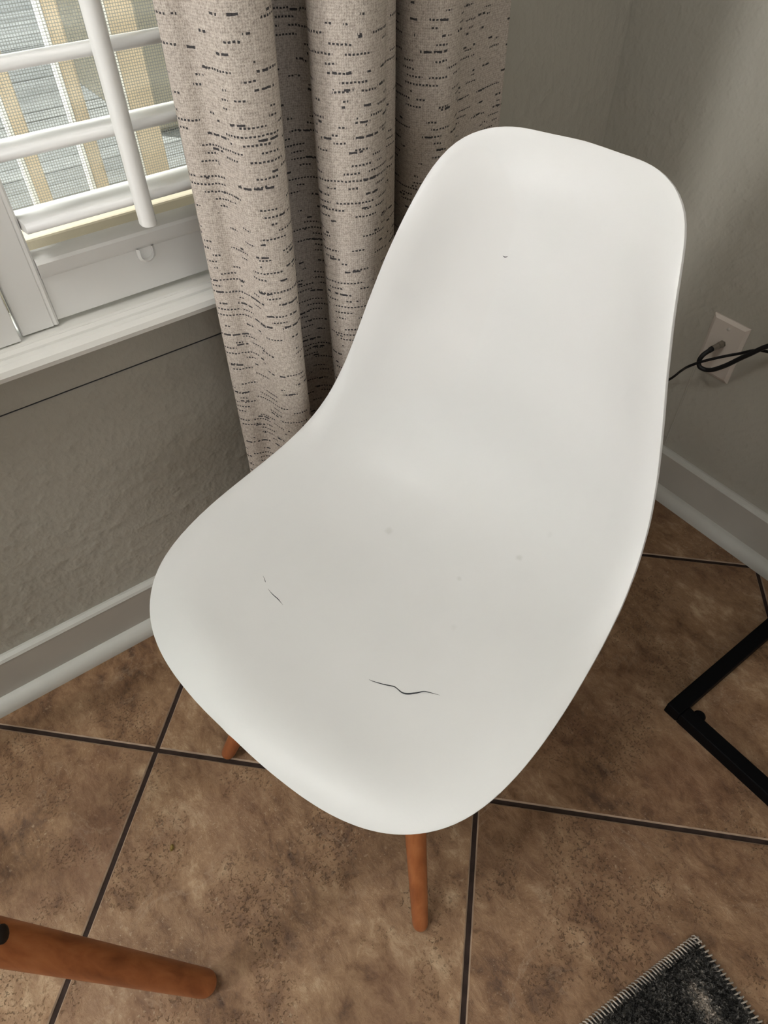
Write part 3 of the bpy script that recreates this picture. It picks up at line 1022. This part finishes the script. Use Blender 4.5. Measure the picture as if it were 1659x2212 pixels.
zb = tw + 0.003
bar('base_tube', (-tw, 0, zb), (0.337, 0, zb), st)
side_bar = bar('base_tube', (0, -tw, zb), (0, -0.62, zb), st)
bar('base_tube', (-tw, -0.632, zb), (0.337, -0.632, zb), st)
bar('upright', (0.325, 0, zb + tw), (0.325, 0, 0.585), st)
bar('upright', (0.325, -0.632, zb + tw), (0.325, -0.632, 0.585), st)
bar('top_tube', (0.325, -tw, 0.573), (0.325, -0.62, 0.573), st)
box('table_top', (-0.02, -0.66, 0.586), (0.345, 0.028, 0.604), M['black'], st, bevel=0.003)
bm = bmesh.new()
add_tube(bm, [(tw + 0.005, -0.032, 0.0), (tw + 0.005, -0.032, 0.020), (tw + 0.005, -0.032, 0.024)], [0.010, 0.010, 0.007], 14)
finish('leveller_foot', bm, M['black'], st, smooth=True, angle=50)
for p in ((0.325, 0.0), (0.325, -0.632), (0.0, -0.632)):
    bm = bmesh.new()
    add_tube(bm, [(p[0], p[1], 0), (p[0], p[1], 0.004)], 0.010, 14)
    finish('leveller_foot', bm, M['black'], st)

# ------------------------------------------------------------------ rug
rug = tag(empty('rug', (-0.6545, -0.9317, 0), math.atan2(0.0245, -0.2055)), 'dark charcoal heathered rug with whip-stitched pale edge, lying on the tiles', 'rug')
RX, RY = 0.95, 1.5         # its own x runs along the near-left edge, y along the other
box('rug_base', (0.002, 0.002, 0.0), (RX - 0.002, RY - 0.002, 0.0055), M['rugback'], rug)
rng = random.Random(3)
vts, fcs = [], []


def blade(x, y, k=1.0):
    a = rng.uniform(0, math.tau)
    h = rng.uniform(0.0035, 0.0075)
    w_ = rng.uniform(0.0008, 0.0015) * k
    lx, ly = rng.gauss(0, 0.0028), rng.gauss(0, 0.0028)
    dx, dy = math.cos(a) * w_, math.sin(a) * w_
    i = len(vts)
    vts.extend([(x - dx, y - dy, 0.0052), (x + dx, y + dy, 0.0052), (x + lx + dx * .6, y + ly + dy * .6, 0.0052 + h), (x + lx - dx * .6, y + ly - dy * .6, 0.0052 + h)])
    fcs.append((i, i + 1, i + 2, i + 3))


for _ in range(52000):      # dense where the photo shows the rug
    blade(rng.uniform(0.008, 0.34), rng.uniform(0.008, 0.30))
for _ in range(150000):
    blade(rng.uniform(0.008, RX - 0.008), rng.uniform(0.008, RY - 0.008), 1.7)
me = bpy.data.meshes.new('pile')
me.from_pydata(vts, [], fcs)
tag(link_mesh('pile', me, M['rug'], rug), kind='stuff')
bm = bmesh.new()


def whip(p, along, out, rng_):
    """one loop of yarn laid over the edge"""
    al, ou = Vector(along), Vector(out)
    sk = al * rng_.uniform(0.001, 0.003)
    c = Vector(p)
    pts = [c - ou * 0.0105 - sk + Vector((0, 0, 0.0065)), c - ou * 0.005 + Vector((0, 0, 0.0092)), c + ou * 0.0005 + sk * 0.5 + Vector((0, 0, 0.0075)), c + ou * 0.002 + sk + Vector((0, 0, 0.0012))]
    add_tube(bm, pts, [0.0008, 0.0012, 0.0012, 0.0009], 5, caps=False)


x = 0.002
while x < RX:
    whip((x, 0, 0), (1, 0, 0), (0, -1, 0), rng); whip((x, RY, 0), (1, 0, 0), (0, 1, 0), rng)
    x += rng.uniform(0.0044, 0.0060)
y = 0.002
while y < RY:
    whip((0, y, 0), (0, 1, 0), (-1, 0, 0), rng); whip((RX, y, 0), (0, 1, 0), (1, 0, 0), rng)
    y += rng.uniform(0.0048, 0.0068)
tag(finish('edge_binding', bm, M['stitch'], rug, smooth=True), kind='stuff')

# ------------------------------------------------------------------ coax wall plate and cables
PY, PZ = -0.3555, 0.3725
pt = tag(empty('wall_plate', (0, PY, PZ)), 'putty coloured coax wall plate low on the right wall', 'outlet')
bm = bmesh.new()
hw, hh_ = 0.0355, 0.0575
out = [(-0.0, 0.0), (-0.0022, 0.0), (-0.0058, 0.006)]
rings = []
for xx, ins in out:
    rings.append([bm.verts.new((xx, sy * (hw - ins), sz * (hh_ - ins))) for sy, sz in ((-1, -1), (1, -1), (1, 1), (-1, 1))])
for r0, r1 in zip(rings, rings[1:]):
    for k in range(4): bm.faces.new((r0[k], r0[(k + 1) % 4], r1[(k + 1) % 4], r1[k]))
bm.faces.new(rings[0][::-1]); bm.faces.new(rings[-1])
finish('plate', bm, M['plate'], pt)
for sz in (1, -1):
    bm = bmesh.new()
    add_tube(bm, [(-0.0055, 0, sz * 0.042), (-0.0068, 0, sz * 0.042), (-0.0074, 0, sz * 0.042)], [0.0034, 0.0032, 0.0018], 12)
    finish('screw', bm, M['screw'], pt, smooth=True, angle=40)
bm = bmesh.new()
add_tube(bm, [(-0.005, 0, 0.012), (-0.008, 0, 0.012)], 0.0068, 6)
add_tube(bm, [(-0.008, 0, 0.012), (-0.013, 0, 0.012)], 0.0045, 12)
finish('jack', bm, M['nickel'], pt)

cx = tag(empty('coax_cable', (0, PY, PZ)), 'thick black coax cable looping from the wall plate connector', 'cable')
bm = bmesh.new()
add_tube(bm, [(-0.009, 0, 0.012), (-0.018, 0.001, 0.0115)], 0.0062, 6)
add_tube(bm, [(-0.018, 0.001, 0.0115), (-0.031, 0.003, 0.010)], 0.0052, 14)
finish('connector', bm, M['nickel'], cx, smooth=True, angle=40)
bm = bmesh.new()
add_tube(bm, [(-0.030, 0.003, 0.0102), (-0.034, 0.0035, 0.009), (-0.038, 0.004, 0.007)], [0.0050, 0.0050, 0.0042], 12)
finish('strain_boot', bm, M['cable'], cx, smooth=True, angle=40)
path = catmull([(-0.036, 0.004, 0.008), (-0.046, 0.0075, 0.000), (-0.050, 0.008, -0.012), (-0.050, 0.001, -0.021), (-0.047, -0.016, -0.018), (-0.046, -0.038, 0.004), (-0.045, -0.065, 0.040), (-0.042, -0.10, 0.078), (-0.040, -0.16, 0.085), (-0.032, -0.24, 0.02), (-0.028, -0.30, -0.10), (-0.026, -0.34, -0.24), (-0.036, -0.38, -0.34), (-0.040, -0.46, -0.3685), (-0.040, -0.62, -0.3685)], 8)
bm = bmesh.new()
add_tube(bm, [tuple(p) for p in path], 0.0041, 10)
finish('cable_jacket', bm, M['cable'], cx, smooth=True, angle=60)

pc = tag(empty('power_cord', (0, 0, 0)), 'thin black twin cord crossing the wall plate and running behind the chair', 'cable')
route = catmull([(-0.025, 0.16 - 0.35, 0.020), (-0.022, -0.215, 0.13), (-0.020, -0.25, 0.215), (-0.022, -0.293, 0.277), (-0.040, -0.317, 0.318), (-0.0585, -0.338, 0.349), (-0.054, -0.362, 0.373), (-0.036, -0.40, 0.400), (-0.032, -0.440, 0.426), (-0.030, -0.52, 0.43), (-0.022, -0.62, 0.36), (-0.020, -0.70, 0.20), (-0.038, -0.76, 0.05), (-0.044, -0.84, 0.004), (-0.044, -1.0, 0.004)], 8)
for s in (-1, 1):
    bm = bmesh.new()
    add_tube(bm, [(p[0] - 0.0004 * s, p[1], p[2] + s * 0.0013) for p in route], 0.0016, 8)
    finish('conductor', bm, M['cable'], pc, smooth=True, angle=60)

# a crumb on the tile
bm = bmesh.new()
bmesh.ops.create_icosphere(bm, subdivisions=2, radius=0.0042)
for v in bm.verts:
    v.co = Vector((v.co.x * 1.2, v.co.y * 0.7, v.co.z * 0.6)) * random.uniform(0.75, 1.2)
zmin = min(v.co.z for v in bm.verts)
tag(finish('crumb', bm, M['crumb'], None, (-1.187, -0.398, -zmin), (0, 0, 0.8)), 'tiny olive-brown crumb lying on the near left floor tile', 'crumb')
